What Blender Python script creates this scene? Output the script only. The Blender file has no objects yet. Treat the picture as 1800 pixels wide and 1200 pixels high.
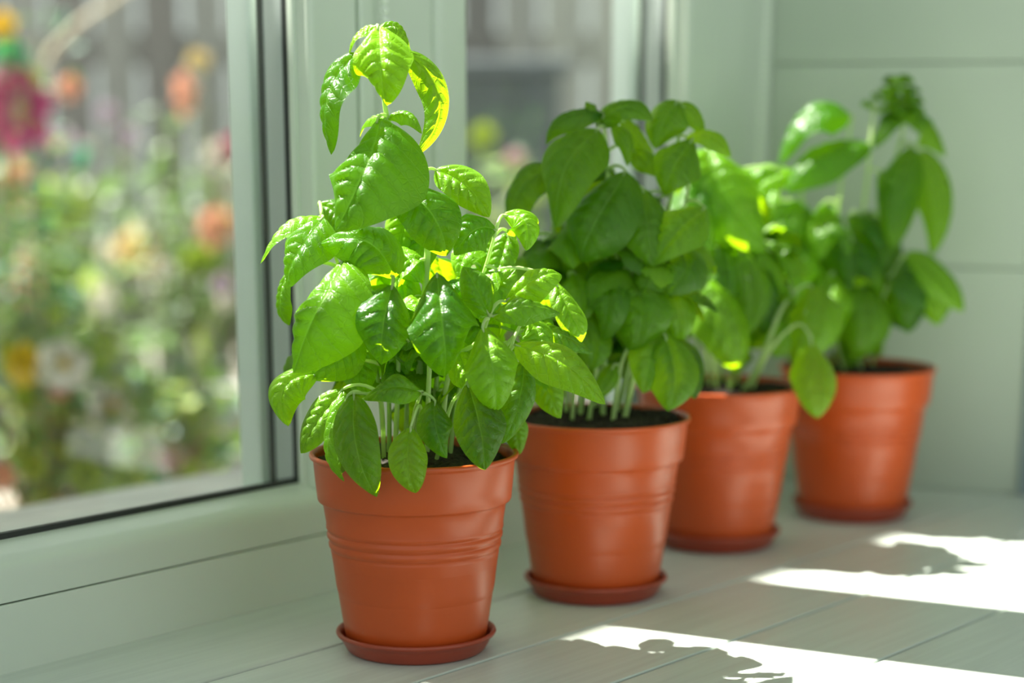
import bpy, math, random
import numpy as np
from mathutils import Vector, Matrix
random.seed(7)
scene = bpy.context.scene
C = scene.collection
# ------------------------------------------------------------------ camera
H = .327                       # lens height over the sill boards
FPX, CX, CY = 3540., 900., 1110.
TH = math.atan(900 / FPX)
ct, st = math.cos(TH), math.sin(TH)
cd = bpy.data.cameras.new('camera'); cam = bpy.data.objects.new('camera', cd); C.objects.link(cam)
cam.location = (0, 0, H); cam.rotation_euler = (math.pi/2 - TH, 0, 0)
cd.sensor_width = 36; cd.lens = FPX/1800*36; cd.shift_y = (CY-600)/1800
cd.clip_start = .05; cd.clip_end = 60
cd.dof.use_dof = True; cd.dof.focus_distance = 1.205; cd.dof.aperture_fstop = 3.1
scene.camera = cam
# ------------------------------------------------------------------ world, sun, exposure
w = bpy.data.worlds.new('world'); scene.world = w; w.use_nodes = True
bg = w.node_tree.nodes['Background']; bg.inputs[0].default_value = (.89, 1.0, .95, 1); bg.inputs[1].default_value = .68
sun_h = Vector((.891, -.480)).normalized(); sun_el = math.radians(56.5)
sd = Vector((sun_h.x*math.cos(sun_el), sun_h.y*math.cos(sun_el), -math.sin(sun_el)))
sl = bpy.data.lights.new('sun', 'SUN'); sl.energy = 25; sl.angle = math.radians(.6); sl.color = (1, .97, .86)
so = bpy.data.objects.new('sun', sl); C.objects.link(so); so.rotation_euler = sd.to_track_quat('-Z', 'Y').to_euler()
so.location = (-2, 2, 3)
scene.view_settings.view_transform = 'Standard'; scene.view_settings.look = 'None'
scene.view_settings.gamma = 1; scene.view_settings.use_curve_mapping = False
scene.view_settings.exposure = .42
scene.cycles.max_bounces = 12; scene.cycles.transmission_bounces = 10; scene.cycles.transparent_max_bounces = 16
scene.cycles.diffuse_bounces = 6

# ------------------------------------------------------------------ helpers
def ray(px, py):
    x = (px-CX)/FPX; y = -(py-CY)/FPX
    return Vector((x, ct+y*st, -st+y*ct))
def atY(px, py, Y):
    r = ray(px, py); k = Y/r.y
    return Vector((r.x*k, Y, H+r.z*k))
U = Vector((.6287, .7776)); N2 = Vector((.7776, -.6287)); O = Vector((-.1265, 1.407))
def W(u, n, z): return Vector((O.x+U.x*u+N2.x*n, O.y+U.y*u+N2.y*n, z))

class MB:
    def __init__(s): s.v = []; s.f = []; s.m = []; s.uv = {}
    def add(s, vs, fs, mi=0):
        b = len(s.v); s.v += [tuple(v) for v in vs]
        for f in fs: s.f.append(tuple(b+i for i in f)); s.m.append(mi)
        return b
    def hexa(s, p, mi=0):      # 8 corners: bottom ring, top ring
        s.add(p, [(3,2,1,0),(4,5,6,7),(0,1,5,4),(1,2,6,5),(2,3,7,6),(3,0,4,7)], mi)
    def wbox(s, u0, u1, n0, n1, z0, z1, mi=0):
        s.hexa([W(u0,n0,z0),W(u0,n1,z0),W(u1,n1,z0),W(u1,n0,z0),W(u0,n0,z1),W(u0,n1,z1),W(u1,n1,z1),W(u1,n0,z1)], mi)
    def box(s, x0,x1,y0,y1,z0,z1, mi=0):
        s.hexa([(x0,y0,z0),(x1,y0,z0),(x1,y1,z0),(x0,y1,z0),(x0,y0,z1),(x1,y0,z1),(x1,y1,z1),(x0,y1,z1)], mi)
    def prism(s, a, b, prof, fn, mi=0):     # profile swept from a to b; fn(t, p) -> point
        n = len(prof)
        vs = [fn(a,p) for p in prof] + [fn(b,p) for p in prof]
        fs = [(i,(i+1)%n,n+(i+1)%n,n+i) for i in range(n)] + [tuple(range(n-1,-1,-1)), tuple(range(n,2*n))]
        s.add(vs, fs, mi)
    def lathe(s, prof, seg, c, mi=0, close=False):
        vs = []; fs = []; n = len(prof)
        for i in range(seg):
            a = 2*math.pi*i/seg
            for r, z in prof: vs.append((c[0]+r*math.cos(a), c[1]+r*math.sin(a), c[2]+z))
        for i in range(seg):
            j = (i+1) % seg
            for k in range(n-1): fs.append((i*n+k, j*n+k, j*n+k+1, i*n+k+1))
        if close:
            fs.append(tuple(i*n for i in range(seg))[::-1]); fs.append(tuple(i*n+n-1 for i in range(seg)))
        s.add(vs, fs, mi)
    def tube(s, pts, rad, seg=8, mi=0, cap=True):
        vs = []; fs = []; m = len(pts)
        up = Vector((.13,.31,.94))
        for i, p in enumerate(pts):
            t = (pts[min(i+1,m-1)]-pts[max(i-1,0)]).normalized()
            a = t.cross(up)
            if a.length < .05: a = t.cross(Vector((1,0,0)))
            a.normalize(); b = t.cross(a); r = rad(i/(m-1)) if callable(rad) else rad
            for k in range(seg):
                q = 2*math.pi*k/seg; vs.append(p + a*math.cos(q)*r + b*math.sin(q)*r)
        for i in range(m-1):
            for k in range(seg): fs.append((i*seg+k, i*seg+(k+1)%seg, (i+1)*seg+(k+1)%seg, (i+1)*seg+k))
        if cap: fs.append(tuple(range(seg))[::-1]); fs.append(tuple((m-1)*seg+k for k in range(seg)))
        s.add(vs, fs, mi)
    def sphere(s, c, r, seg=8, rings=5, mi=0, sz=1):
        prof = [(max(r*math.sin(math.pi*k/rings),1e-5), -r*sz*math.cos(math.pi*k/rings)) for k in range(rings+1)]
        s.lathe(prof, seg, c, mi)
    def build(s, name, mats, parent=None, origin=None, smooth=True, bevel=0):
        me = bpy.data.meshes.new(name)
        off = Vector(origin) if origin is not None else Vector((0,0,0))
        me.from_pydata([tuple(Vector(v)-off) for v in s.v], [], s.f)
        if not isinstance(mats, (list, tuple)): mats = [mats]
        for m in mats: me.materials.append(m)
        me.polygons.foreach_set('material_index', s.m)
        me.polygons.foreach_set('use_smooth', [bool(smooth)]*len(s.f))
        if s.uv:
            l = me.uv_layers.new(name='uv')
            for lp in me.loops: l.data[lp.index].uv = s.uv.get(lp.vertex_index, (0,0))
        me.update()
        o = bpy.data.objects.new(name, me); C.objects.link(o)
        if parent is not None:
            o.parent = parent
            po = WORLD.get(parent.name, Vector((0,0,0)))
            o.location = off - po
        else: o.location = off
        WORLD[o.name] = off
        if bevel:
            b = o.modifiers.new('bevel', 'BEVEL'); b.width = bevel; b.segments = 3; b.limit_method = 'ANGLE'; b.angle_limit = math.radians(40)
            if not smooth: me.polygons.foreach_set('use_smooth', [True]*len(s.f))
            wn = o.modifiers.new('wn', 'WEIGHTED_NORMAL')
        return o
WORLD = {}
def empty(name, loc):
    o = bpy.data.objects.new(name, None); C.objects.link(o); o.location = loc; o.empty_display_size = .02
    WORLD[o.name] = Vector(loc); return o
def tag(o, label=None, cat=None, group=None, kind=None):
    for k, v in (('label',label),('category',cat),('group',group),('kind',kind)):
        if v: o[k] = v
    return o

# ------------------------------------------------------------------ materials
def mat(name, col, rough=.5, spec=.5):
    m = bpy.data.materials.new(name); m.use_nodes = True
    b = m.node_tree.nodes['Principled BSDF']
    b.inputs['Base Color'].default_value = (*col, 1); b.inputs['Roughness'].default_value = rough
    b.inputs['Specular IOR Level'].default_value = spec
    return m
def noisy(m, c1, c2, scale=(1,1,1), nscale=8, bump=0, rough=None, coord='Object', detail=6):
    nt = m.node_tree; N = nt.nodes; L = nt.links; b = N['Principled BSDF']
    tc = N.new('ShaderNodeTexCoord'); mp = N.new('ShaderNodeMapping'); mp.inputs['Scale'].default_value = scale
    no = N.new('ShaderNodeTexNoise'); no.inputs['Scale'].default_value = nscale; no.inputs['Detail'].default_value = detail
    cr = N.new('ShaderNodeValToRGB'); cr.color_ramp.elements[0].position = .3; cr.color_ramp.elements[1].position = .7
    cr.color_ramp.elements[0].color = (*c1,1); cr.color_ramp.elements[1].color = (*c2,1)
    L.new(tc.outputs[coord], mp.inputs[0]); L.new(mp.outputs[0], no.inputs[0]); L.new(no.outputs[0], cr.inputs[0]); L.new(cr.outputs[0], b.inputs['Base Color'])
    if bump:
        bp = N.new('ShaderNodeBump'); bp.inputs['Strength'].default_value = bump; bp.inputs['Distance'].default_value = .001
        L.new(no.outputs[0], bp.inputs['Height']); L.new(bp.outputs[0], b.inputs['Normal'])
    return m
ANG = math.atan2(U.y, U.x)
def deck_mat():
    m = mat('painted_wood', (.6,.62,.55), .36)
    nt = m.node_tree; N = nt.nodes; L = nt.links; b = N['Principled BSDF']
    tc = N.new('ShaderNodeTexCoord'); mp = N.new('ShaderNodeMapping'); mp.vector_type = 'TEXTURE'
    mp.inputs['Rotation'].default_value = (0,0,ANG); mp.inputs['Scale'].default_value = (1/5., 1/110., 1)
    oi = N.new('ShaderNodeObjectInfo'); add = N.new('ShaderNodeVectorMath'); add.operation = 'ADD'
    ml = N.new('ShaderNodeMath'); ml.operation = 'MULTIPLY'; ml.inputs[1].default_value = 17
    L.new(oi.outputs['Random'], ml.inputs[0])
    L.new(tc.outputs['Object'], mp.inputs[0]); L.new(mp.outputs[0], add.inputs[0]); L.new(ml.outputs[0], add.inputs[1])
    no = N.new('ShaderNodeTexNoise'); no.inputs['Scale'].default_value = 1.6; no.inputs['Detail'].default_value = 8; no.inputs['Distortion'].default_value = .6
    L.new(add.outputs[0], no.inputs[0])
    cr = N.new('ShaderNodeValToRGB'); cr.color_ramp.elements[0].position = .28; cr.color_ramp.elements[1].position = .62
    cr.color_ramp.elements[0].color = (.55,.60,.56,1); cr.color_ramp.elements[1].color = (.63,.685,.64,1)
    L.new(no.outputs[0], cr.inputs[0]); L.new(cr.outputs[0], b.inputs['Base Color'])
    bp = N.new('ShaderNodeBump'); bp.inputs['Strength'].default_value = .25; bp.inputs['Distance'].default_value = .0006
    L.new(no.outputs[0], bp.inputs['Height']); L.new(bp.outputs[0], b.inputs['Normal'])
    rr = N.new('ShaderNodeMapRange'); rr.inputs[3].default_value = .3; rr.inputs[4].default_value = .48
    L.new(no.outputs[0], rr.inputs[0]); L.new(rr.outputs[0], b.inputs['Roughness'])
    return m
M_deck = deck_mat()
M_pvc = noisy(mat('white_upvc', (.66,.72,.62), .3), (.62,.69,.61), (.68,.74,.66), nscale=3)
M_bead = mat('pale_outer_frame', (.78,.88,.88), .35)
M_gask = mat('rubber_gasket', (.025,.03,.03), .6)
M_alu = mat('aluminium_spacer', (.45,.5,.5), .35)
M_out = noisy(mat('weathered_sill', (.4,.42,.4), .7), (.33,.34,.33), (.45,.47,.45), nscale=14)
M_wall = noisy(mat('painted_board', (.42,.5,.4), .55), (.44,.51,.42), (.50,.57,.48), nscale=5)
M_trim = noisy(mat('blue_grey_trim', (.22,.29,.3), .5), (.2,.27,.29), (.26,.33,.35), nscale=6)
M_roomwall = noisy(mat('room_wall', (.3,.34,.3), .8), (.27,.31,.28), (.33,.37,.33), nscale=4)
M_plaster = noisy(mat('plaster', (.7,.72,.66), .9), (.66,.68,.62), (.74,.76,.7), nscale=9)
M_chain = mat('chain_plastic', (.80,.86,.78), .3)
def pot_mat(name, c, rough):
    m = mat(name, c, rough)
    return noisy(m, tuple(x*.93 for x in c), tuple(x*1.06 for x in c), nscale=22, bump=.04)
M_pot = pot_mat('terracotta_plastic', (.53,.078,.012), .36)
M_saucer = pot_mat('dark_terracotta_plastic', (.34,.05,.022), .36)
M_soil = noisy(mat('soil', (.02,.014,.01), .95), (.008,.006,.004), (.045,.03,.02), nscale=260, bump=1)
def glass_mat():
    m = bpy.data.materials.new('window_glass'); m.use_nodes = True
    nt = m.node_tree; N = nt.nodes; L = nt.links; N.clear()
    o = N.new('ShaderNodeOutputMaterial'); t = N.new('ShaderNodeBsdfTransparent'); g = N.new('ShaderNodeBsdfGlossy'); mx = N.new('ShaderNodeMixShader')
    t.inputs[0].default_value = (.985,.99,.985,1); g.inputs['Roughness'].default_value = .02
    ge = N.new('ShaderNodeNewGeometry'); dt = N.new('ShaderNodeVectorMath'); dt.operation = 'DOT_PRODUCT'
    L.new(ge.outputs['Incoming'], dt.inputs[0]); L.new(ge.outputs['True Normal'], dt.inputs[1])
    def mth(op, a, b):
        n = N.new('ShaderNodeMath'); n.operation = op
        for i, x in enumerate((a, b)):
            if isinstance(x, (int, float)): n.inputs[i].default_value = x
            elif x is not None: L.new(x, n.inputs[i])
        return n.outputs[0]
    ca = mth('ABSOLUTE', dt.outputs['Value'], None)                       # thin architectural glass: Schlick reflectance per face
    fr = mth('ADD', mth('MULTIPLY', mth('POWER', mth('SUBTRACT', 1, ca), 5), .9), .035)
    L.new(fr, mx.inputs[0]); L.new(t.outputs[0], mx.inputs[1]); L.new(g.outputs[0], mx.inputs[2]); L.new(mx.outputs[0], o.inputs[0])
    return m
M_glass = glass_mat()
def leaf_mat(name, dark, light, trans, tfac=.42, rough=.34, veins=True):
    m = bpy.data.materials.new(name); m.use_nodes = True
    nt = m.node_tree; N = nt.nodes; L = nt.links; b = N['Principled BSDF']; out = N['Material Output']
    def math_(op, a, b_=None, c=None):
        n = N.new('ShaderNodeMath'); n.operation = op
        for i, x in enumerate((a, b_, c)):
            if x is None: continue
            if isinstance(x, (int, float)): n.inputs[i].default_value = x
            else: L.new(x, n.inputs[i])
        return n.outputs[0]
    oi = N.new('ShaderNodeObjectInfo'); tc = N.new('ShaderNodeTexCoord')
    no = N.new('ShaderNodeTexNoise'); no.inputs['Scale'].default_value = 45; no.inputs['Detail'].default_value = 4
    L.new(tc.outputs['Object'], no.inputs[0])
    r = math_('ADD', math_('MULTIPLY', oi.outputs['Random'], 1.0), math_('MULTIPLY', no.outputs[0], .5))
    r = math_('SUBTRACT', r, .24)
    mx = N.new('ShaderNodeMix'); mx.data_type = 'RGBA'
    mx.inputs[6].default_value = (*dark,1); mx.inputs[7].default_value = (*light,1); L.new(r, mx.inputs[0])
    col = mx.outputs[2]
    b.inputs['Roughness'].default_value = rough; b.inputs['Specular IOR Level'].default_value = .5
    tr = N.new('ShaderNodeBsdfTranslucent')
    tcol = N.new('ShaderNodeMix'); tcol.data_type = 'RGBA'; tcol.inputs[6].default_value = (*trans,1)
    tcol.inputs[7].default_value = (trans[0]*1.25, trans[1]*1.1, trans[2], 1); L.new(r, tcol.inputs[0]); tout = tcol.outputs[2]
    if veins:
        sp = N.new('ShaderNodeSeparateXYZ'); L.new(tc.outputs['UV'], sp.inputs[0])
        t = sp.outputs[0]; v = math_('ABSOLUTE', math_('MULTIPLY_ADD', sp.outputs[1], 2, -1))
        mid = math_('SUBTRACT', 1, math_('SMOOTH_MIN', math_('DIVIDE', v, .045), 1, .1))
        q = math_('MULTIPLY', math_('SUBTRACT', t, math_('MULTIPLY', math_('POWER', v, 1.3), .20)), 7.0)
        d = math_('PINGPONG', q, .5)
        sec = math_('MAXIMUM', math_('SUBTRACT', 1, math_('DIVIDE', d, .045)), 0)
        vo = N.new('ShaderNodeTexVoronoi'); vo.feature = 'DISTANCE_TO_EDGE'; vo.inputs['Scale'].default_value = 210
        L.new(tc.outputs['Object'], vo.inputs[0])
        net = math_('MULTIPLY', math_('SUBTRACT', 1, math_('MINIMUM', math_('MULTIPLY', vo.outputs[0], 9), 1)), .35)
        vein = math_('MINIMUM', math_('MAXIMUM', math_('MAXIMUM', mid, math_('MULTIPLY', sec, .55)), 0), 1)
        mv = N.new('ShaderNodeMix'); mv.data_type = 'RGBA'; L.new(math_('MULTIPLY', vein, .5), mv.inputs[0]); L.new(col, mv.inputs[6])
        mv.inputs[7].default_value = (.30,.52,.12,1); col = mv.outputs[2]
        h = math_('SUBTRACT', 0, math_('ADD', vein, net))
        bp = N.new('ShaderNodeBump'); bp.inputs['Strength'].default_value = .6; bp.inputs['Distance'].default_value = .0008
        L.new(h, bp.inputs['Height']); L.new(bp.outputs[0], b.inputs['Normal']); L.new(bp.outputs[0], tr.inputs['Normal'])
    L.new(col, b.inputs['Base Color'])
    L.new(tout, tr.inputs[0])
    ms = N.new('ShaderNodeMixShader'); ms.inputs[0].default_value = tfac
    L.new(b.outputs[0], ms.inputs[1]); L.new(tr.outputs[0], ms.inputs[2]); L.new(ms.outputs[0], out.inputs[0])
    return m
M_leaf = leaf_mat('basil_leaf', (.006,.065,.001), (.17,.38,.008), (.45,.80,.005), .46, .40)
M_stem = leaf_mat('basil_stem', (.42,.58,.20), (.56,.70,.34), (.6,.85,.25), .35, .4, veins=False)
M_bark = mat('woody_node', (.035,.03,.012), .8)

# ------------------------------------------------------------------ sill boards
deck = tag(empty('windowsill', W(0,.2,0)), 'wide window ledge of white painted wooden boards', kind='structure')
edges = [-.002, .108, .207, .30, .398, .50, .60, .70, .80]
for i in range(len(edges)-1):
    g = .0013
    mb = MB(); mb.wbox(-1.3, .699, edges[i]+g, edges[i+1]-g, -.022, 0)
    mb.build('plank', M_deck, deck, W(0,edges[i],0), smooth=False, bevel=.0012)
mb = MB(); mb.wbox(-1.3, .699, -.002, .80, -.05, -.0225)
mb.build('underboard', mat('dark_gap', (.07,.09,.07), .9), deck, W(0,.2,-.03), smooth=False)

# ------------------------------------------------------------------ window
ZT = 1.25
fn_u = lambda a, p: W(a, p[0], p[1])
lowframe = MB(); lowframe.wbox(-1.25, .585, -.09, 0, -.02, .0425)
lf = lowframe.build('trim_1', M_pvc, None, W(0,0,0), smooth=False, bevel=.0012)
tag(lf, 'lower white frame member along the ledge', kind='structure')
def window(name, ua, ub, la, lb, label, sash_r):
    """opening ua..ub in the glass plane"""
    wd = tag(empty(name, W((ua+ub)/2, -.03, .045)), label, kind='structure')
    # bottom rail: rounded room edge, then sloping down to the glass
    prof = [(-.085,.0435),(.0,.0435)]
    for k in range(9):
        a = math.radians(90*k/8); prof.append((-.012+.012*math.cos(a), .060+.012*math.sin(a)))
    prof += [(-.030,.0755),(-.032,.071),(-.058,.066),(-.085,.060)]
    mb = MB(); mb.prism(la, lb, prof, fn_u); mb.build('bottom_rail', M_pvc, wd, W(ua,0,.06), smooth=False, bevel=.0006)
    mb = MB(); mb.wbox(ua, ub, -.0345, -.0300, .0712, .0790); mb.build('bottom_gasket', M_gask, wd, W(ua,-.03,.07), smooth=False)
    mb = MB(); mb.wbox(ua, ub, -.0545, -.0350, .0665, .0735); mb.build('spacer_bar', M_alu, wd, W(ua,-.04,.07), smooth=False)
    for n0 in (-.0345, -.0585):
        mb = MB(); mb.wbox(ua-.008, ub+.008, n0-.004, n0-.0002, .066, ZT+.005); mb.build('glass_pane', M_glass, wd, W(ua,n0,.07), smooth=False)
    mb = MB(); mb.wbox(la, lb, -.085, -.005, ZT, ZT+.07); mb.build('top_rail', M_pvc, wd, W(ua,0,ZT), smooth=False, bevel=.003)
    # side jamb with gaskets, on the far side
    mb = MB(); mb.wbox(ub, sash_r, -.030, -.008, .0715, ZT); mb.build('side_stile', M_pvc, wd, W(ub,0,.07), smooth=False, bevel=.004)
    mb = MB(); mb.wbox(ub-.001, ub+.003, -.0345, -.0300, .072, ZT); mb.build('side_gasket', M_gask, wd, W(ub,-.03,.07), smooth=False)
    mb = MB(); mb.wbox(ub-.0005, ub+.003, -.0525, -.0350, .072, ZT); mb.build('side_spacer', M_alu, wd, W(ub,-.04,.07), smooth=False)
    mb = MB(); mb.wbox(ub-.002, ub+.003, -.0575, -.0530, .072, ZT); mb.build('side_gasket', M_gask, wd, W(ub,-.055,.07), smooth=False)
    mb = MB(); mb.wbox(ub-.005, ub+.01, -.085, -.0630, .060, ZT); mb.build('outer_bead', M_bead, wd, W(ub,-.07,.07), smooth=False, bevel=.002)
    # inner bead with small step
    mb = MB(); mb.wbox(ub-.002, ub+.006, -.029, -.022, .0715, ZT); mb.build('glazing_bead', M_pvc, wd, W(ub,-.02,.07), smooth=False, bevel=.0015)
    # near stile
    mb = MB(); mb.wbox(la, ua, -.085, -.004, .0715, ZT); mb.build('near_stile', M_pvc, wd, W(la,0,.07), smooth=False, bevel=.011)
    return wd
window('window_1', -.33, -.004, -.40, .043, 'near window pane in a white frame', .043)
# fixed mullion between the two lights
mu = MB(); mu.wbox(.0435, .118, -.085, -.006, .0435, ZT+.07)
tag(mu.build('trim_2', M_pvc, None, W(.08,0,.05), smooth=False, bevel=.002), 'broad white post between the two window panes', kind='structure')
window('window_2', .160, .447, .1185, .500, 'far window pane in a white frame', .500)
mu = MB(); mu.wbox(.5005, .583, -.085, -.010, .0435, ZT+.07)
tag(mu.build('trim_3', M_pvc, None, W(.55,0,.05), smooth=False, bevel=.002), 'white corner post beside the far pane', kind='structure')
# exterior walls
mb = MB(); mb.wbox(-1.4, -.402, -.30, -.001, -.6, 2.3)
tag(mb.build('wall_left', M_plaster, None, W(-.8,-.1,0), smooth=False), 'pale plastered wall beside the near window', kind='structure')
mb = MB(); mb.wbox(-.401, .95, -.22, -.001, ZT+.071, 2.3)
tag(mb.build('wall_front', M_plaster, None, W(.2,-.1,1.5), smooth=False), 'wall above the windows', kind='structure')
mb = MB(); mb.wbox(-.401, 1.2, -.38, -.091, -.6, -.032)
tag(mb.build('wall_outer', M_plaster, None, W(.2,-.1,-.3), smooth=False), 'outer wall under the windows', kind='structure')
mb = MB(); mb.hexa([W(-.4,-.42,-.030),W(-.4,-.0905,-.0205),W(1.2,-.0905,-.0205),W(1.2,-.42,-.030),W(-.4,-.42,.004),W(-.4,-.0905,.030),W(1.2,-.0905,.030),W(1.2,-.42,.004)])
tag(mb.build('trim_4', M_out, None, W(.2,-.15,0), smooth=False, bevel=.002), 'grey weathered outer sill', kind='structure')
# unseen wall added outside on the left to keep low sun off the window frame
mb = MB(); mb.wbox(-1.6, .72, -1.75, -1.5, -.45, 2.53); mb.wbox(-1.65, .74, -1.80, -1.46, 2.53, 2.59)
tag(mb.build('sun_block_wall', M_plaster, None, W(-.4,-1.6,0), smooth=False), 'unseen pale plastered wall added left of the garden to block low sun', kind='structure')
mb = MB(); mb.wbox(-.80, -.262, -.372, -.301, .012, 2.0)  # unseen pier, added to shade the left part of the ledge
tag(mb.build('sun_block_pier', M_plaster, None, W(-.5,-.33,.5), smooth=False), 'unseen plastered pier added outside the near window to block sun', kind='structure')
mb = MB(); mb.wbox(-1.4, 1.6, .0, 2.2, 1.95, 2.05)  # added out of view to cut the sky fill from above
tag(mb.build('ceiling', M_plaster, None, W(0,1,2), smooth=False), 'white ceiling over the ledge, added out of view to cut sky light', kind='structure')
mb = MB(); mb.wbox(.70, .78, .262, 2.2, -.05, 1.95)  # added out of view to reduce fill light from the right
tag(mb.build('wall_back', M_roomwall, None, W(.7,1,.5), smooth=False), 'grey green room wall beyond the corner trim, added to cut light from the right', kind='structure')
# end wall: horizontal painted boards, slightly splayed
ew = tag(empty('wall_right', W(.63,.1,0)), 'panelled wall at the end of the ledge in pale green grey boards', kind='structure')
def E_(a, back, z):   # a 0..1 along the end wall
    p0 = Vector((.580,-.03)); p1 = Vector((.661,.213)); d = (p1-p0).normalized(); q = p0+(p1-p0)*a; nn = Vector((d.y,-d.x))
    return W(q.x+nn.x*back, q.y+nn.y*back, z)
zb = .0
for k, hgt in enumerate([.2,.175,.175,.175,.175,.175,.175,.175,.175,.175,.175,.175]):
    z0 = zb+.0004; z1 = zb+hgt-.0004; zb += hgt
    mb = MB(); mb.hexa([E_(0,.02,z0),E_(0,0,z0),E_(1,0,z0),E_(1,.02,z0),E_(0,.02,z1),E_(0,0,z1),E_(1,0,z1),E_(1,.02,z1)])
    mb.build('board', M_wall, ew, E_(.5,0,z0), smooth=False, bevel=.0012)
mb = MB(); mb.hexa([E_(0,.05,0),E_(0,.021,0),E_(1.0,.021,0),E_(1.0,.05,0),E_(0,.05,2.3),E_(0,.021,2.3),E_(1.0,.021,2.3),E_(1.0,.05,2.3)])
mb.build('wall_backing', M_wall, ew, E_(.5,.03,0), smooth=False)
mb = MB(); mb.hexa([E_(1.002,.06,0),E_(1.002,-.004,0),E_(1.12,-.004,0),E_(1.12,.06,0),E_(1.002,.06,2.3),E_(1.002,-.004,2.3),E_(1.12,-.004,2.3),E_(1.12,.06,2.3)])
tag(mb.build('trim_5', M_trim, None, E_(1,0,0), smooth=False, bevel=.002), 'blue grey corner trim at the end of the panelled wall', kind='structure')

# ------------------------------------------------------------------ blind chains
def chain(pts, label):
    mb = MB(); seg = []
    for a, b in zip(pts[:-1], pts[1:]):
        n = max(1, int((b-a).length/.0058))
        for k in range(n): seg.append(a.lerp(b, k/n))
    for p in seg: mb.sphere(p, .0029, 6, 4)
    mb.tube(pts, .0006, 4)
    return tag(mb.build('blind_chain', M_chain, None, pts[-1]), label, 'chain')
def hang(u, n, ztop, zlow, curve=.0):
    out = []
    for k in range(13):
        t = k/12; out.append(W(u - curve*max(0,(t-.45))**1.6, n, ztop+(zlow-ztop)*t))
    return out
chain(hang(.057,.004,1.2,.24), 'beaded blind chain hanging on the broad post behind the front plant')
c2 = hang(.548,.012,1.2,.22,.06); chain(c2, 'beaded blind chain hanging by the corner post at the panelled wall')

# ------------------------------------------------------------------ pots
POTS = [(-.061,1.243),(.0595,1.400),(.162,1.572),(.290,1.692)]
def pot_profile():
    p = [(.0001,.0035),(.040,.0035),(.0436,.0040),(.0446,.0055)]
    def r(z): return .0446+(.0573-.0446)*(z-.0055)/(.0925-.0055)
    for z, d in ((.020,0),(.040,0),(.0605,0),(.0625,.0000),(.0633,-.0005),(.0640,.0),(.0655,.0007),(.0672,.0007),(.0685,0),(.0692,-.0005),(.0700,0),(.0715,.0008),(.0732,.0008),(.0745,0),(.0752,-.0005),(.0760,0),(.0772,.0006),(.0785,.0004),(.080,0),(.0880,0)):
        p.append((r(z)+d, z))
    p += [(.0573,.0925),(.0580,.0938),(.0601,.0945),(.0606,.0955),(.0615,.104),(.0628,.1195),(.0634,.1205),(.0648,.1212),(.0653,.1226),(.0648,.1240),(.0636,.1243),(.0622,.1236),(.0616,.1215),(.0605,.104),(.0590,.096),(.0560,.090),(.050,.040),(.0430,.007),(.0001,.007)]
    return p
def saucer_profile():
    return [(.0001,.0),(.0415,.0),(.0432,.0008),(.0445,.0022),(.0474,.0075),(.0490,.0100),(.0503,.0108),(.0509,.0120),(.0505,.0133),(.0494,.0137),(.0482,.0131),(.0465,.0105),(.0440,.0045),(.0428,.0030),(.0001,.0030)]
ROOT = []
pot_labels = ['potted basil in front, sharp, tallest stem with drooping top leaves', 'potted basil second from the front, dark green crown over pale stems',
              'potted basil third from the front, between the second and the last pot', 'potted basil farthest back, beside the panelled wall, with an upright flowering tip']
sau_labels = ['round terracotta saucer under the front sharp basil pot', 'round terracotta saucer under the second basil pot from the front',
              'round dark saucer under the third basil pot', 'round dark saucer under the farthest basil pot by the panelled wall']
pm = sm_ = soilm = None
for i, (x, y) in enumerate(POTS):
    r = tag(empty('potted_basil', (x,y,.0031)), pot_labels[i], 'potted plant', 'basil plants in terracotta pots'); ROOT.append(r)
    if i == 0:
        mb = MB(); mb.lathe(pot_profile(), 128, (0,0,0)); po = mb.build('plant_pot', M_pot, None); pm = po.data
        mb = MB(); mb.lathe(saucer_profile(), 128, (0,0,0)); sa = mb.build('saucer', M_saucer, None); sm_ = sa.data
        mb = MB(); R = .0600
        rng = np.random.RandomState(3); NN = 60; vs = []; fs = []
        for a in range(NN):
            for b in range(NN):
                X = (a/(NN-1)*2-1); Y = (b/(NN-1)*2-1)
                rx = X*math.sqrt(1-Y*Y/2); ry = Y*math.sqrt(1-X*X/2)
                vs.append((rx*R, ry*R, .1165+.0018*rng.rand()+.003*math.sin(rx*5+1)*math.cos(ry*4)+.007*(1-rx*rx-ry*ry)))
        for a in range(NN-1):
            for b in range(NN-1): fs.append((a*NN+b,(a+1)*NN+b,(a+1)*NN+b+1,a*NN+b+1))
        mb.add(vs, fs)
        for k in range(130):
            rr = R*.93*math.sqrt(rng.rand()); a = rng.rand()*6.28
            mb.sphere((rr*math.cos(a), rr*math.sin(a), .1175+.006*(1-(rr/R)**2)), .0008+.0016*rng.rand(), 5, 3)
        sl_ = mb.build('potting_soil', M_soil, None, smooth=False); soilm = sl_.data
    else:
        po = bpy.data.objects.new('plant_pot', pm); C.objects.link(po)
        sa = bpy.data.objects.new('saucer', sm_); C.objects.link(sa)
        sl_ = bpy.data.objects.new('potting_soil', soilm); C.objects.link(sl_)
    po.parent = r; sl_.parent = r; po.location = (0,0,-.0003); sl_.location = (0,0,.0027 if i == 1 else -.0003); sl_.rotation_euler = (0,0,i*1.3)
    tag(sl_, kind='stuff')
    sa.location = (x,y,.0001)
    tag(sa, sau_labels[i], 'saucer', 'saucers under the basil pots')

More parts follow.
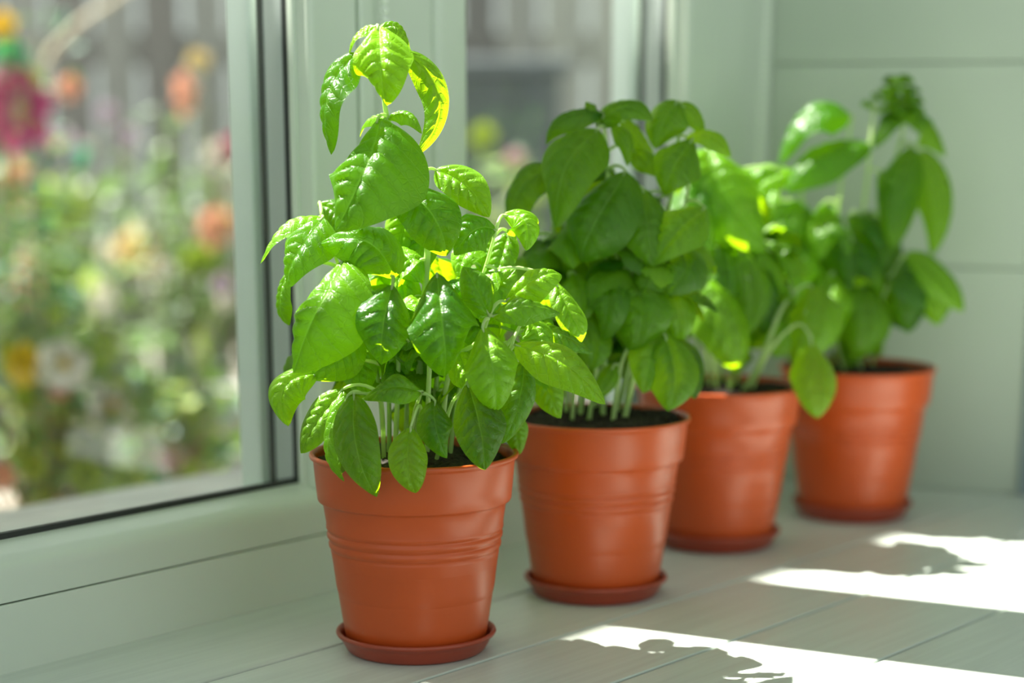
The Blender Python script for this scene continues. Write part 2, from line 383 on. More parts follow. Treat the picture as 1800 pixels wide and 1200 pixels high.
# ------------------------------------------------------------------ basil
def bez(a, c, b, t): return a*(1-t)**2 + c*(2*t*(1-t)) + b*t*t
def leaf_mesh(mb, B, Mp, T, Wd, Nh, cup=.35, nu=20, nv=12, rnd=None, puff=.06, twist=0., mi=0):
    rnd = rnd or random
    Cc = Mp*2 - (B+T)*.5
    ph = rnd.random()*6.28; wav = rnd.uniform(.04,.14); rows = []
    curl = rnd.uniform(-.2,1.1)*min(1,cup*2.5); Ll = (T-B).length; bend = rnd.uniform(-.05,.05)
    asym = rnd.uniform(-.08,.08)
    Nh = Vector(Nh).normalized()
    fmax = (.42**.55)*(.58**.75)
    base = len(mb.v)
    for i in range(nu+1):
        t = i/nu; P = bez(B,Cc,T,t)
        tg = ((Cc-B)*(1-t)+(T-Cc)*t).normalized()
        n = Nh - tg*Nh.dot(tg)
        if n.length < .05: n = Vector((0,0,1)) - tg*tg.z
        n.normalize()
        tw = twist*(t-.5)
        if tw: n = Matrix.Rotation(tw, 3, tg) @ n
        s = tg.cross(n).normalized()
        tt = min(max(t,0),1)
        wf = max(math.sin(math.pi*tt**.80), 0)**.60*(1-.25*tt**8)+.010
        h = Wd*.5*wf
        for j in range(nv+1):
            v = -1+2*j/nv; av = abs(v)
            # edges turn down, midrib sunk, tissue puffed up between the side veins
            k = cup*(1+.6*math.sin(ph+t*3+.8*math.copysign(1,v)))
            lat = h*v*(1-.10*cup*av)*(1+asym*math.copysign(1,v)*.5)
            z = -k*h*(.65*av+.75*av**2.2) - .16*h*math.exp(-(v/.12)**2)*(1-.6*t)
            q = (t-.20*av**1.3)*7.0
            z += puff*Wd*.5*abs(math.sin(math.pi*q))**.7*math.sin(math.pi*min(av*1.15,1))*min(1,wf*1.1)
            z += wav*h*av**2*math.sin(ph+9*t+2*math.copysign(1,v))
            ser = 1+.012*math.sin(t*70)*(av>.95)
            if t > .62: z -= curl*Ll*(t-.62)**2
            p = P + s*(lat + bend*Ll*math.sin(math.pi*t)) + n*z
            mb.v.append(tuple(p)); mb.uv[len(mb.v)-1] = (t, (v+1)/2)
    for i in range(nu):
        for j in range(nv):
            a = base+i*(nv+1)+j
            mb.f.append((a, a+1, a+nv+2, a+nv+1)); mb.m.append(mi)
def petiole(mb, A, B, B2, r0=.0012, mi=1):
    mid = (A+B)*.5 + Vector((0,0,.15*(A-B).length)); c = mid*2-(A+B)*.5
    d = (B2-B).normalized()*.004
    pts = [bez(A,c,B,k/6) for k in range(7)] + [B+d]
    mb.tube(pts, lambda t: r0*(1.1-.45*t), 6, mi)
    
def nearest_on(stems, P, below=0.):
    best = None
    for s in stems:
        for a, b in zip(s[:-1], s[1:]):
            for k in range(6):
                q = a.lerp(b, k/5)
                dd = (q-P).length + max(0, q.z-P.z-.004)*2.5
                if best is None or dd < best[0]: best = (dd, q)
    return best[1]
def smooth_path(pts, n=5):
    out = []
    P = [pts[0]]+pts+[pts[-1]]
    for i in range(1, len(P)-2):
        p0,p1,p2,p3 = P[i-1],P[i],P[i+1],P[i+2]
        for k in range(n):
            t = k/n
            out.append(.5*((2*p1)+(p2-p0)*t+(2*p0-5*p1+4*p2-p3)*t*t+(3*p1-p0-3*p2+p3)*t**3))
    out.append(pts[-1]); return out

def plant(idx, stems_px, leaves, fill, seed, nu, nv, fillbox, fsize):
    """px rows are read at the depth of the plant (centimetres behind its axis) and become plain 3-D points"""
    rnd = random.Random(seed)
    X, Y = POTS[idx]; root = ROOT[idx]; soil_z = .118
    P3 = lambda q: atY(q[0], q[1], Y+q[2]*.01)
    scale = Y/FPX*1.03
    stems = []
    for s in stems_px:
        pts = [P3(q) for q in s[1:]]
        b = Vector((X+s[0][0]*.01, Y+s[0][1]*.01, soil_z-.004))
        pts = smooth_path([b]+pts, 5); stems.append(pts)
        r0 = s[0][2]*.001
        mb = MB(); mb.tube(pts, lambda t: r0*(1-.5*t), 8, 0); mb.uv = {}
        mb.build('stem', M_stem, root, b)
    def put(B, Mp, T, Wd, Nh, cup, pf, tw=0., attach=True, nu_=nu, nv_=nv):
        mb = MB(); leaf_mesh(mb, B, Mp, T, Wd, Nh, cup, nu_, nv_, rnd, pf, tw)
        if attach:
            A = nearest_on(stems, B)
            if (A-B).length < .07: petiole(mb, A, B, Mp)
        return mb.build('leaf', [M_leaf, M_stem], root, B)
    for l in leaves:
        B, Mp, T, Wd, Nh = l[:5]; cup = l[5] if len(l) > 5 else .32; tw = l[6] if len(l) > 6 else rnd.uniform(-.15,.15)
        Bv, Mv, Tv = P3(B), P3(Mp), P3(T)
        put(Bv, Mv, Tv, Wd*scale*(1-(B[2]+T[2])*.0), Nh, cup*1.15, .17, tw)
    # inner leaves growing from the stems
    x0, x1, y0, y1, d0, d1 = fillbox
    n = 0; tries = 0
    while n < fill and tries < fill*30:
        tries += 1
        a = rnd.uniform(-1,1); b_ = rnd.uniform(-1,1); c_ = rnd.uniform(-1,1)
        if a*a+b_*b_+c_*c_ > 1: continue
        cx, cy, dd = (x0+x1)/2+a*(x1-x0)/2, (y0+y1)/2+b_*(y1-y0)/2, (d0+d1)/2+c_*(d1-d0)/2
        C0 = P3((cx,cy,dd)); A = nearest_on(stems, C0)
        out = (C0-A); out.z = 0
        if out.length < .004: out = Vector((rnd.uniform(-1,1), rnd.uniform(-1,1), 0))
        out.normalize(); out = (Matrix.Rotation(rnd.uniform(-.7,.7),3,'Z') @ out)
        Ln = rnd.uniform(*fsize); dr = rnd.uniform(.2,.95)
        B = C0 - out*Ln*.3; T = B + out*Ln*(1-dr*.55) + Vector((0,0,-Ln*dr*.8))
        Mp = (B+T)*.5 + Vector((0,0,Ln*.13)) + out*Ln*.08
        Nh = (out*.7+Vector((0,0,.8)))
        put(B, Mp, T, Ln*rnd.uniform(.52,.66), Nh, rnd.uniform(.25,.6), .16, rnd.uniform(-.5,.5), True, max(10,nu-6), max(6,nv-4)); n += 1

F_ = (0,-1,.25)
leaves1 = [
 ((664,46,-.5),(668,110,-3),(674,191,-2.2),104,(-.25,-1,.5),.45),
 ((662,46,0),(632,56,0),(607,92,0),34,(-.6,-.3,.7),.3),
 ((668,52,.5),(700,46,.8),(720,88,1),42,(.2,-.5,.8),.3),
 ((628,93,0),(568,165,-1.2),(582,272,-1),92,(-.75,-.65,.35),.4,.5),
 ((712,92,0),(768,175,0),(735,272,-.5),56,(.45,-.85,.3),.35,-.5),
 ((680,208,0),(715,199,-.5),(744,232,-1),30,(0,-.5,1),.4),
 ((678,207,0),(655,206,1),(622,232,2),26,(0,-.5,1),.4),
 ((664,208,-1),(640,300,-4.2),(592,405,-4),160,(-.42,-.9,.42),.42),
 ((706,322,-1),(755,382,-2.8),(793,458,-2),108,(.15,-1,.35),.3),
 ((765,298,1),(815,328,0),(861,382,0),70,(-.2,-.9,.55),.25),
 ((872,404,0),(838,405,-1),(797,448,-1),74,(-.1,-.9,.5),.3),
 ((884,378,1),(925,385,0),(925,440,0),74,(.2,-.9,.5),.5),
 ((568,382,-.5),(522,432,-2.2),(492,505,-2),98,(-.55,-.75,.5),.4),
 ((566,380,1),(505,396,0),(455,462,0),54,(-.5,-.2,.9),.4),
 ((692,490,-2.5),(645,428,-4),(558,425,-2.5),104,(-.15,-.85,.6),.35),
 ((603,456,-3),(556,550,-6.5),(512,656,-5),150,(-.42,-.95,.4),.38),
 ((628,585,-1),(590,622,-2.5),(535,665,-2),82,(-.1,-.9,.3),.3),
 ((690,500,-5),(674,575,-7),(670,648,-6),94,(.0,-1,.3),.42),
 ((768,480,-5),(774,575,-8),(790,680,-6),122,(.05,-1,.35),.42),
 ((860,554,-5),(832,505,-5.5),(809,458,-4),58,(-.1,-1,.3),.3),
 ((888,530,-3),(940,492,-4),(994,472,-3),66,(.05,-.8,.6),.3),
 ((866,556,-5),(925,538,-5.5),(987,548,-4),48,(0,-.7,.7),.4),
 ((848,575,-6),(870,655,-8),(876,743,-6),94,(.1,-1,.25),.38),
 ((905,606,-4),(990,640,-5.5),(1062,710,-5),74,(0,-.75,.6),.3,.4),
 ((822,672,-5),(838,755,-7.2),(855,833,-6.5),88,(0,-1,.15),.28),
 ((922,632,-3),(914,710,-4),(884,785,-4),62,(.35,-.9,.15),.3),
 ((905,735,1),(912,765,1),(914,800,1),46,(.2,-1,.1),.3),
 ((742,688,-6),(690,684,-7.2),(636,700,-6),50,(0,-.9,.5),.4),
 ((622,694,-6),(630,785,-8.3),(664,886,-7.6),80,(-.08,-1,.2),.34),
 ((722,750,-7),(722,812,-8.3),(732,876,-7.8),66,(.05,-1,.2),.3),
 ((765,704,-6),(766,755,-7.2),(790,810,-6.5),60,(.1,-1,.25),.4),
 ((560,656,-2),(503,680,-3),(502,754,-3),70,(-.3,-.9,.45),.3),
 ((602,684,-3),(562,738,-4),(526,797,-4),66,(-.35,-.9,.15),.25),
 ((612,694,-5),(574,775,-6),(596,853,-6),46,(-.75,-.7,.15),.3,.8),
 ((614,715,-4),(606,780,-5),(592,832,-5.5),40,(-.3,-1,.1),.3),
 ((634,585,0),(632,645,-1),(642,698,-1),74,(-.1,-1,.2),.3),
 ((505,480,1),(488,530,1),(505,575,1),46,(-.6,-.6,.2),.3),
 ((800,596,-2),(820,650,-4),(844,692,-4),62,(0,-1,.2),.3),
 ((745,395,2),(738,445,1),(722,492,1),62,(-.2,-.8,.4),.2),
 ((700,345,2),(704,400,1.5),(690,455,1.5),74,(-.3,-.8,.4),.2),
 ((975,495,1),(1010,550,0),(1030,604,0),60,(.4,-.8,.5),.3),
 ((935,580,0),(990,585,-.5),(1040,622,0),54,(0,-.6,.8),.3),
 ((945,640,2),(965,690,1),(986,735,1),54,(.2,-1,.2),.3),
 ((832,400,3),(852,440,2),(848,492,2),60,(-.2,-.8,.5),.2),
 ((893,408,2),(880,455,1),(862,505,1),56,(-.2,-.8,.4),.2),
 ((700,470,1),(712,520,0),(706,570,0),60,(0,-1,.3),.3),
 ((930,560,-1),(950,600,-2),(925,650,-2),70,(.3,-1,.3),.3),
 ((580,560,2),(545,600,1),(528,655,1),60,(-.4,-.8,.4),.2),
 ((830,500,1),(870,500,0),(905,470,0),66,(0,-.8,.5),.2),
 ((700,585,1),(735,620,0),(745,670,0),52,(0,-1,.3),.3),
 ((665,580,3),(690,630,2),(680,690,2),60,(0,-1,.3),.3),
 ((560,360,3),(590,380,2),(600,440,2),56,(-.3,-.8,.5),.3),
]
stems1 = [
 [(.2,0,2.3),(738,640,0),(752,430,0),(746,322,0),(708,262,0),(680,205,0),(672,120,0),(664,46,-.3)],
 [(-1.2,-1,1.8),(700,640,-1.5),(692,560,-2.5),(692,492,-2.6)],
 [(1.6,-.6,1.9),(790,650,-2),(840,600,-4),(860,554,-5)],
 [(-1.6,.4,1.7),(680,650,-1),(640,540,-2),(603,456,-3)],
 [(.8,-.9,1.8),(755,640,-2.5),(765,560,-4),(768,482,-5)],
 [(1.8,.8,1.7),(800,620,1),(850,480,.5),(872,404,0)],
 [(-1.9,1,1.6),(660,640,1),(600,480,.5),(566,382,0)],
 [(2.1,-.2,1.6),(815,660,-1),(880,630,-3),(905,606,-4)],
 [(-.5,-1.8,1.5),(728,730,-3),(735,705,-5),(742,688,-6)],
 [(-1.8,-1.3,1.5),(670,700,-3.5),(645,692,-5),(622,690,-6)],
 [(1.2,-1.9,1.4),(790,720,-3.5),(810,690,-5),(822,672,-5)],
 [(1.0,1.5,1.6),(775,600,1),(820,500,.5),(832,400,2.5)],
 [(-.6,1.4,1.6),(715,600,1),(705,450,1.5),(700,345,2)],
 [(.3,-2.3,1.3),(740,730,-4),(735,715,-6),(722,750,-7)],
]
plant(0, stems1, leaves1, 84, 11, 42, 18, (540,985,400,735,-2,7), (.032,.055))

leaves2 = [
 ((1062,198,0),(1000,198,-1),(945,246,-1),44,(-.2,-.6,.8),.4),
 ((1046,222,0),(1095,182,-.5),(1146,212,-1),60,(0,-.8,.7),.3),
 ((1075,220,0),(1102,245,-1),(1104,295,-1),32,(.2,-.8,.5),.3),
 ((1052,226,-1),(1000,290,-4),(975,402,-4),118,(-.35,-.85,.5),.4),
 ((966,292,1),(915,330,0),(893,402,0),84,(-.4,-.8,.5),.3),
 ((1100,300,-2),(1058,385,-4.5),(1010,465,-4),124,(-.15,-1,.35),.3),
 ((1192,178,1),(1165,205,0),(1152,262,0),82,(-.1,-.8,.6),.35),
 ((1195,185,1),(1225,200,1),(1243,245,1),44,(.4,-.7,.6),.35),
 ((1218,245,0),(1185,285,-1.5),(1165,345,-1.5),84,(-.2,-.9,.5),.35),
 ((1205,240,1),(1245,238,0),(1290,272,0),52,(.1,-.7,.8),.35),
 ((1110,262,2),(1135,280,1),(1148,312,1),46,(-.3,-.6,.8),.2),
 ((1130,330,-1),(1140,400,-3),(1150,470,-3),92,(.1,-1,.3),.3),
 ((1240,365,-1),(1195,400,-3),(1150,465,-3),84,(-.2,-.9,.5),.3),
 ((1190,430,-1),(1205,470,-3),(1165,515,-3),80,(0,-1,.4),.3),
 ((1010,478,-1),(1020,515,-3),(1018,575,-3),66,(-.1,-.8,.7),.35),
 ((1060,478,-2),(1070,530,-5),(1048,600,-4.5),76,(-.1,-.8,.6),.35),
 ((1110,478,-2),(1120,550,-5),(1110,640,-4.5),110,(.05,-.9,.45),.35),
 ((1155,500,-1),(1190,540,-3),(1190,610,-3),76,(.1,-.9,.4),.35),
 ((950,480,0),(985,540,-1),(990,610,-1),80,(-.1,-1,.3),.3),
 ((1155,560,-3),(1145,630,-5),(1130,690,-5),80,(0,-1,.2),.3),
 ((1170,590,-4),(1180,660,-6),(1176,726,-6.5),84,(.05,-1,.2),.3),
 ((1185,600,-3),(1215,640,-4),(1222,700,-5),60,(.3,-1,.2),.3),
 ((1010,540,-2),(1040,600,-4),(1035,650,-4),66,(0,-1,.3),.3),
 ((930,420,1),(945,470,0),(935,520,0),66,(-.3,-.9,.3),.3),
 ((1090,210,1),(1125,235,2),(1150,280,3),60,(.2,-.7,.6),.3),
 ((1055,205,0),(1045,195,-.5),(1030,178,-.3),30,(0,-.8,.6),.3),
 ((1080,640,-3),(1065,670,-3.5),(1042,700,-4),36,(0,-1,.3),.3),
 ((1000,640,1),(975,680,1),(960,720,1),44,(-.3,-.9,.3),.3),
 ((1100,400,1),(1075,450,0),(1090,505,0),80,(0,-1,.3),.3),
 ((1210,420,2),(1225,470,1),(1215,530,1),70,(.2,-.9,.3),.3),
]
stems2 = [
 [(-.4,.2,2.2),(1058,600,0),(1065,430,0),(1068,300,0),(1060,205,0)],
 [(1.0,-.4,2.1),(1110,620,-.5),(1150,460,0),(1185,320,1),(1196,182,1)],
 [(1.6,-1.5,2.6),(1118,650,-3),(1150,575,-3.5)],
 [(-1.4,-.8,2.2),(1030,620,-1),(1010,540,-1),(1000,480,-1)],
 [(.3,-1.2,2.2),(1065,600,-2.5),(1080,540,-2.5),(1090,478,-2)],
 [(1.7,.6,1.9),(1130,560,0),(1200,380,0),(1218,245,0)],
 [(-1.6,.8,1.9),(1000,560,1),(975,420,1),(966,292,1)],
 [(-.8,-1.7,1.8),(1050,640,-3),(1060,560,-3)],
 [(-2.2,0,1.7),(995,640,0),(980,560,0)],[(.9,-2.2,2.0),(1090,650,-3),(1110,600,-4)],
 [(-1.9,-1.6,1.6),(1012,650,-3),(1005,590,-3)],
]
plant(1, stems2, leaves2, 95, 22, 26, 12, (920,1225,290,640,-4,6), (.035,.055))

leaves3 = [
 ((1244,262,-1),(1275,330,-3),(1350,440,-3),140,(.1,-.85,.55),.35),
 ((1235,300,-2),(1225,370,-4),(1250,450,-4),90,(-.1,-.95,.4),.3),
 ((1330,420,-1),(1345,500,-2),(1350,600,-2),62,(.2,-1,.3),.35),
 ((1260,430,-2),(1270,500,-3.5),(1265,570,-3.5),80,(0,-1,.3),.3),
 ((1300,440,-2),(1318,510,-3),(1310,590,-3),70,(.1,-1,.3),.3),
 ((1195,480,-3),(1262,560,-5.5),(1306,664,-5),112,(-.05,-.9,.5),.35),
 ((1215,470,-2),(1200,520,-3),(1225,570,-3),70,(0,-1,.3),.3),
 ((1390,520,0),(1375,570,-1),(1385,630,-1),84,(0,-1,.4),.3),
 ((1425,500,-1),(1430,560,-3),(1395,640,-3),96,(0,-.9,.5),.35),
 ((1425,600,-5),(1437,670,-7.5),(1440,738,-7.8),84,(.1,-1,.15),.35),
 ((1375,300,1),(1330,300,1),(1302,350,1),50,(-.2,-.6,.8),.3),
 ((1220,350,2),(1195,400,1),(1200,460,1),76,(-.1,-1,.3),.3),
 ((1350,560,-1),(1365,590,-2),(1362,630,-2),50,(.1,-1,.3),.3),
]
stems3 = [
 [(.2,0,2.1),(1270,600,0),(1272,420,0),(1244,262,0)],
 [(1.2,-1.2,2.4),(1335,640,-2),(1370,550,-2),(1395,515,-1)],
 [(-.8,-1,1.9),(1240,600,-2),(1215,480,-2.5)],
 [(1.3,.3,1.9),(1310,560,0),(1325,430,-1)],
 [(-1.6,.2,1.7),(1225,600,0),(1222,450,1)],
 [(.6,-1.7,1.8),(1290,600,-2.5),(1300,500,-2.5),(1300,440,-2)],
 [(-.3,-1.8,1.7),(1255,600,-3),(1262,500,-3),(1260,430,-2)],
 [(2,-1.4,1.8),(1350,620,-3),(1400,570,-4),(1425,590,-5)],
]
plant(2, stems3, leaves3, 85, 33, 26, 12, (1180,1400,310,610,-3,6), (.035,.055))

leaves4 = [
 ((1498,205,0),(1420,200,-1),(1368,290,-1),96,(-.5,-.5,.8),.35),
 ((1530,252,-1),(1450,265,-2.5),(1375,335,-2.5),96,(-.45,-.55,.8),.35),
 ((1400,300,0),(1345,310,-1),(1312,350,0),54,(-.2,-.6,.8),.3),
 ((1602,255,-.5),(1588,340,-2.5),(1570,440,-2.5),76,(-.15,-1,.3),.35),
 ((1618,262,0),(1660,350,-1),(1640,452,-1),74,(.35,-.9,.35),.35),
 ((1590,445,-1),(1650,480,-2),(1692,548,-2),78,(.1,-.85,.5),.3),
 ((1580,450,-1),(1600,520,-2.5),(1598,590,-2.5),84,(0,-1,.3),.35),
 ((1562,488,-3),(1600,510,-4),(1630,550,-4),44,(-.2,-.7,.8),.3),
 ((1640,460,0),(1650,520,-1),(1655,575,-1),66,(.2,-.9,.3),.3),
 ((1545,300,-1),(1575,345,-2),(1562,400,-2),54,(-.3,-.8,.6),.3),
 ((1405,350,-1),(1385,390,-2.5),(1400,445,-2.5),66,(-.3,-.7,.7),.35),
 ((1450,355,-1),(1440,400,-3),(1445,455,-3),66,(-.3,-.7,.7),.35),
 ((1480,400,-1),(1500,470,-3),(1490,550,-3),96,(0,-1,.35),.35),
 ((1420,420,-2),(1400,480,-4),(1410,540,-4),80,(-.1,-.9,.5),.35),
 ((1510,500,-3),(1520,570,-5),(1500,640,-5),92,(.1,-1,.3),.35),
 ((1460,480,-3),(1455,540,-5),(1470,610,-5),84,(-.1,-1,.3),.35),
 ((1530,380,0),(1550,440,-1),(1540,520,-1),76,(.1,-1,.3),.35),
 ((1360,330,1),(1350,370,0),(1372,420,0),66,(-.3,-.8,.5),.3),
 ((1620,215,0),(1645,235,0),(1664,275,0),46,(.4,-.7,.6),.4),
 ((1585,200,0),(1555,215,-1),(1535,262,-1),46,(-.4,-.7,.6),.4),
]
# small leaves of the flowering tip
for z in range(5):
    for a in range(5):
        an = a*math.pi*.4 + z*.8
        bx, by = 1588-z*1.5, 212-z*18
        L_ = 50-z*5
        leaves4.append(((bx, by, 0), (bx+math.cos(an)*L_*.6, by-10+z, math.sin(an)*1.0), (bx+math.cos(an)*L_*1.1, by+4, math.sin(an)*1.8), 36-z*3, (math.cos(an)*.4, -.5, .8), .5))
for a in range(3):
    leaves4.append(((1540,190-a*14,0),(1540+(a-1)*16,178-a*12,-.3),(1540+(a-1)*26,186-a*12,-.5),18,(0,-.6,.8),.4))
stems4 = [
 [(.4,.2,2.0),(1520,600,0),(1535,420,0),(1575,280,0),(1590,200,0),(1580,145,0)],
 [(-.5,-.3,2.0),(1490,600,-.5),(1498,460,-.5),(1520,350,-.5),(1530,250,-1),(1538,170,0)],
 [(-1.4,-.4,1.9),(1450,600,-1),(1430,480,-1),(1410,340,-1)],
 [(1.3,-.2,1.8),(1535,580,-1),(1565,490,-1.5),(1590,445,-1)],
 [(-.9,-1.5,1.8),(1470,600,-3),(1465,480,-3)],
 [(.4,-1.5,1.8),(1505,600,-3),(1510,500,-3)],
 [(-.8,1,1.8),(1480,560,1),(1470,400,0),(1498,205,0)],
 [(-2,.4,1.6),(1430,600,0),(1390,460,0),(1365,330,0)],
]
plant(3, stems4, leaves4, 90, 44, 26, 12, (1355,1570,330,620,-4,5), (.035,.055))

# ------------------------------------------------------------------ garden outside
GZ = -.45
M_ground = noisy(mat('garden_soil', (.12,.1,.08), .95), (.13,.11,.10), (.30,.27,.24), nscale=10, bump=.5)
mb = MB(); mb.box(-6, 6, 0, 12, -.05, 0)
def ground():
    m = MB(); a = [W(-6,-.381,GZ-.05),W(8,-.381,GZ-.05),W(8,-7,GZ-.05),W(-6,-7,GZ-.05)]
    m.hexa(a[::-1] + [p+Vector((0,0,.05)) for p in a[::-1]])
    return m
tag(ground().build('ground', M_ground, None, W(0,-3,GZ), smooth=False), 'bare brown garden soil outside the window', kind='structure')
M_fence = [noisy(mat('fence_wood', (.2,.2,.2), .85), c, tuple(x*1.2 for x in c), scale=(14,14,.8), nscale=3, bump=.3) for c in ((.17,.175,.18),(.24,.245,.24),(.12,.115,.12),(.30,.31,.29))]
fence = tag(empty('garden_fence', (-.3,5.0,GZ)), 'weathered grey upright board fence at the back of the garden', 'fence')
rf = random.Random(5)
x = -2.6
while x < 2.4:
    wd = rf.uniform(.085,.10)
    mb = MB(); yy = 5.0+rf.uniform(-.006,.006)
    mb.box(x, x+wd, yy, yy+.018, GZ, 1.25+rf.uniform(-.01,.01))
    mi = rf.choice((0,0,1,2)) if x < 0 else rf.choice((1,3,3))
    mb.build('board', M_fence[mi], fence, (x,yy,GZ), smooth=False, bevel=.003)
    x += wd+rf.uniform(.010,.018)
for z in (-.2,.45,1.0):
    mb = MB(); mb.box(-2.6, 2.4, 5.03, 5.07, z, z+.08); mb.build('rail', M_fence[2], fence, (0,5.05,z), smooth=False)
# timber raised bed and compost bin
def bed(x0, x1, y, z0, n, hgt, m, name, label, cat):
    r = tag(empty(name, ((x0+x1)/2, y, z0)), label, cat)
    for k in range(n):
        mb = MB(); mb.box(x0, x1, y, y+.04, z0+k*hgt+.004, z0+(k+1)*hgt-.004); mb.build('board', m, r, (x0,y,z0+k*hgt), smooth=False, bevel=.003)
    for xx in (x0, x1-.05):
        mb = MB(); mb.box(xx, xx+.05, y+.041, y+.09, z0, z0+n*hgt); mb.build('post', m, r, (xx,y,z0), smooth=False)
    mb = MB(); mb.box(x0+.051, x1-.051, y+.041, y+.4, z0+.02, z0+n*hgt-.02); mb.build('bed_soil', M_ground, r, (x0,y,z0), smooth=False)
    return r
bed(-.60,-.22, 3.72, GZ, 3, .10, noisy(mat('bed_timber', (.3,.29,.32), .85), (.24,.23,.27), (.36,.35,.39), nscale=6), 'raised_bed', 'low grey timber raised bed behind the glass beside the window frame', 'planter')
bn = tag(empty('storage_box', (.02,4.3,GZ)), 'dark slate garden storage box seen through the far pane', 'box')
mb = MB(); mb.box(-.12,.10,4.3,4.6,GZ,.42); mb.build('box_body', mat('dark_slate', (.07,.085,.1), .6), bn, (0,4.3,GZ), smooth=False, bevel=.01)
mb = MB(); mb.box(-.14,.12,4.28,4.62,.421,.45); mb.build('box_lid', mat('slate_lid', (.10,.12,.14), .5), bn, (0,4.3,.42), smooth=False, bevel=.008)

def gmat(name, a, b, t):
    a, b, t = (tuple(x*.62 for x in c) for c in (a, b, t))
    return leaf_mat(name, a, b, t, .35, .5, veins=False)
GM = {'green': gmat('garden_green', (.06,.17,.03), (.16,.33,.07), (.25,.5,.05)),
      'lime': gmat('garden_lime', (.25,.38,.04), (.42,.55,.06), (.5,.7,.05)),
      'grey': gmat('garden_grey_green', (.12,.2,.13), (.24,.33,.22), (.2,.35,.15)),
      'blue': gmat('garden_blue_green', (.03,.14,.10), (.07,.26,.19), (.08,.3,.18)),
      'brown': gmat('garden_dry', (.22,.17,.11), (.36,.3,.2), (.3,.25,.12))}
M_gstem = mat('garden_stem', (.18,.2,.09), .7)
def cfl(name, c): c = tuple(x*.75 for x in c); return leaf_mat(name, tuple(x*.8 for x in c), c, c, .3, .6, veins=False)
FM = {'magenta': cfl('petal_magenta', (.55,.04,.22)), 'pink': cfl('petal_pink', (.8,.42,.55)), 'peach': cfl('petal_peach', (.88,.42,.30)),
      'white': cfl('petal_white', (.85,.83,.76)), 'yellow': cfl('petal_yellow', (.9,.62,.02)), 'cream': cfl('petal_cream', (.85,.68,.32)),
      'lilac': cfl('petal_lilac', (.5,.38,.55)), 'lime': GM['lime'], 'teal': cfl('petal_green', (.03,.4,.17))}
def shrub(name, label, cat, px, Y, spread, top_py, kinds, nl, flowers, group=None, lsize=(.03,.06)):
    rs = random.Random(int(px*7+Y*100))
    base = Vector((atY(px, 500, Y).x, Y, GZ))
    topz = atY(px, top_py, Y).z
    r = tag(empty(name, base), label, cat, group)
    hgt = topz-GZ
    tips = []
    for k in range(9):
        a = rs.uniform(0,6.28); q = rs.uniform(.1,.75)*spread
        tip = base+Vector((math.cos(a)*q, math.sin(a)*q*.3, hgt*rs.uniform(.6,1)))
        mid = (base+tip)*.5+Vector((0,0,.1*hgt)); c = mid*2-(base+tip)*.5
        pts = [bez(base+Vector((rs.uniform(-.02,.02),rs.uniform(-.02,.02),-.01)),c,tip,t/8) for t in range(9)]
        mb = MB(); mb.tube(pts, lambda t: .006*(1-.7*t), 6); mb.build('stem', M_gstem, r, base); tips.append(pts)
    for kd in kinds:
        mb = MB()
        for k in range(nl//len(kinds)):
            pts = rs.choice(tips); p = pts[rs.randint(2,8)] + Vector((rs.gauss(0,.3),rs.gauss(0,.25),rs.gauss(0,.15)))*spread*.6
            if p.z < GZ+.03: p.z = GZ+.03+rs.random()*.1
            p.y = min(max(p.y, Y-.09), Y+.09)
            d = Vector((rs.gauss(0,1),rs.gauss(0,1),rs.gauss(.1,.6))).normalized(); d.y *= .5; L_ = rs.uniform(*lsize)
            leaf_mesh(mb, p, p+d*L_*.5+Vector((0,0,L_*.1)), p+d*L_-Vector((0,0,L_*.1)), L_*rs.uniform(.4,.65), (rs.gauss(0,.4),rs.gauss(-.2,.4),1), .2, 3, 2, rs, 0)
        fo = mb.build('foliage', GM[kd], r, base+Vector((0,0,hgt*.5))); tag(fo, kind='stuff')
    for (fx, fy, size, col, ast) in flowers:
        c = atY(fx, fy, Y-.10); R = size*1.25*Y/FPX/2
        pts = rs.choice(tips)
        f = MB()
        npet = 6
        for k in range(npet):
            a = 2*math.pi*k/npet + .3
            d = Vector((math.cos(a), -.35, math.sin(a)*ast)); T = c + d*R
            leaf_mesh(f, c, c+d*R*.55+Vector((0,-R*.15,0)), T, R*.95, (-math.cos(a)*.3,-1,.2), -.15, 6, 4, rs, 0)
        f.sphere(c+Vector((0,-R*.1,0)), R*.2, 8, 5, 1)
        fl = f.build('leaf_rosette' if col in ('lime','teal') else 'flower', [FM[col], FM['lime' if col in ('lime','teal') else 'yellow']], r, c)
        tag(fl, {'lime':'yellow green rosette','teal':'deep green rosette'}.get(col, col+' blossom'))
        s0 = pts[rs.randint(3,6)]
        mb = MB(); m_ = (s0+c)*.5+Vector((0,.02,.03)); cc = m_*2-(s0+c)*.5
        mb.tube([bez(s0,cc,c+Vector((0,.004,0)),t/6) for t in range(7)], .0025, 5); mb.build('flower_stalk', M_gstem, r, s0)
    return r
shrub('flowering_shrub','tall garden shrub at the left edge with a large magenta bloom','shrub',30,3.27,.15,60,['green','blue'],170,
      [(38,195,100,'magenta',1.1),(10,165,70,'pink',1.3),(52,150,50,'lime',1),(125,155,36,'peach',1),(20,105,50,'teal',1.2),(8,45,40,'yellow',1)])
shrub('flowering_shrub','garden shrub with coral pink blooms low at the left edge','shrub',60,3.56,.15,280,['green','lime','grey'],260,
      [(28,312,46,'peach',1.3),(34,355,26,'peach',1),(82,362,46,'lime',1),(48,490,46,'peach',1.6),(50,450,30,'white',1),(105,490,34,'lime',1.2)])
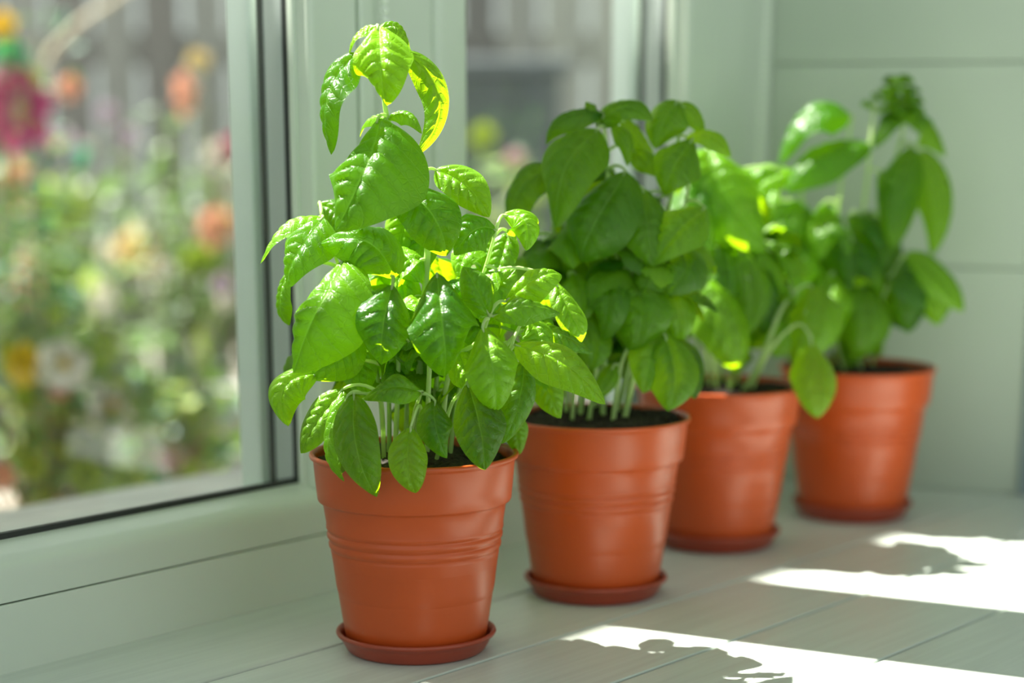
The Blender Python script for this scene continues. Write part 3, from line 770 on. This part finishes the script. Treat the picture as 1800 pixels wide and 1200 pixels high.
shrub('flowering_shrub','leafy green garden shrub behind the middle of the near pane','shrub',190,4.33,.26,230,['green','grey'],260,
      [(120,365,80,'lime',.9),(190,440,26,'white',1.2),(245,405,30,'white',1),(240,440,64,'cream',.9),(270,460,40,'cream',1),(180,500,40,'white',2)])
shrub('flowering_shrub','garden shrub with one tall coral spire near the window frame','shrub',330,3.54,.17,150,['green','grey'],220,
      [(326,165,34,'peach',2.0),(350,107,36,'cream',.8),(385,275,44,'white',1.1),(410,265,40,'magenta',1.2),(380,400,50,'peach',1.2),(400,390,34,'cream',1),(352,458,52,'lime',.9)])
shrub('flowering_shrub','low garden plant with white and yellow blooms in the lower left pane','flower bed plant',110,2.47,.17,560,['lime','green','grey'],260,
      [(45,640,58,'yellow',1.1),(115,640,80,'white',.9),(155,628,44,'lime',1),(105,683,34,'peach',1),(15,620,30,'lime',1.4)])
shrub('flowering_shrub','low garden plant with white and magenta blooms in the lower middle of the pane','flower bed plant',220,2.73,.16,620,['green','lime'],230,
      [(200,715,74,'white',1.2),(170,755,50,'white',1),(206,748,30,'magenta',1),(228,720,26,'pink',1),(300,805,40,'pink',1.1),(280,840,44,'teal',.6)])
shrub('garden_bush','bushy green garden plant in front of the raised bed','bush',260,3.0,.15,500,['green','blue','lime'],260,
      [(390,500,30,'lilac',1),(395,530,24,'white',1),(290,470,24,'white',1)])
shrub('garden_bush','yellow green ground plant at the foot of the near pane','bush',120,2.2,.2,760,['lime','brown','green'],130,
      [(60,820,40,'lime',1),(155,835,50,'lime',1),(225,840,44,'lime',1),(115,890,40,'cream',.5),(8,835,36,'peach',1.2)])
shrub('garden_bush','grey leafed bush in the middle distance behind the near pane','bush',400,4.62,.2,290,['grey','green','brown'],240,[])
shrub('garden_bush','grey green bush by the fence at the far left','bush',120,4.64,.22,240,['grey','brown','green'],300,
      [(190,200,30,'lilac',1),(230,240,30,'lilac',1),(100,260,80,'lilac',.4)])
shrub('garden_bush','light green bush seen through the far pane','bush',870,3.2,.11,235,['lime','grey'],160,
      [(905,278,30,'pink',.6),(850,240,40,'lime',1)])
shrub('garden_bush','dim green bush seen through the far pane','bush',975,3.8,.2,300,['grey','green'],160,[])
# bare arching branch
mb = MB(); a = atY(70,170,3.95); b = atY(215,-10,3.95); c_ = atY(120,60,3.95)
g0 = Vector((a.x-.1, 3.95, GZ))
pts = smooth_path([g0, Vector((a.x-.06,3.95,-.1)), a, c_, b, atY(300,-90,3.95)], 6)
mb.tube(pts, lambda t: .010-.006*t, 7)
tag(mb.build('bare_branch', noisy(mat('dry_twig', (.35,.3,.22), .8), (.3,.26,.2), (.42,.37,.28), nscale=30), None, g0), 'pale bare cane leaning before the fence at upper left', 'branch')
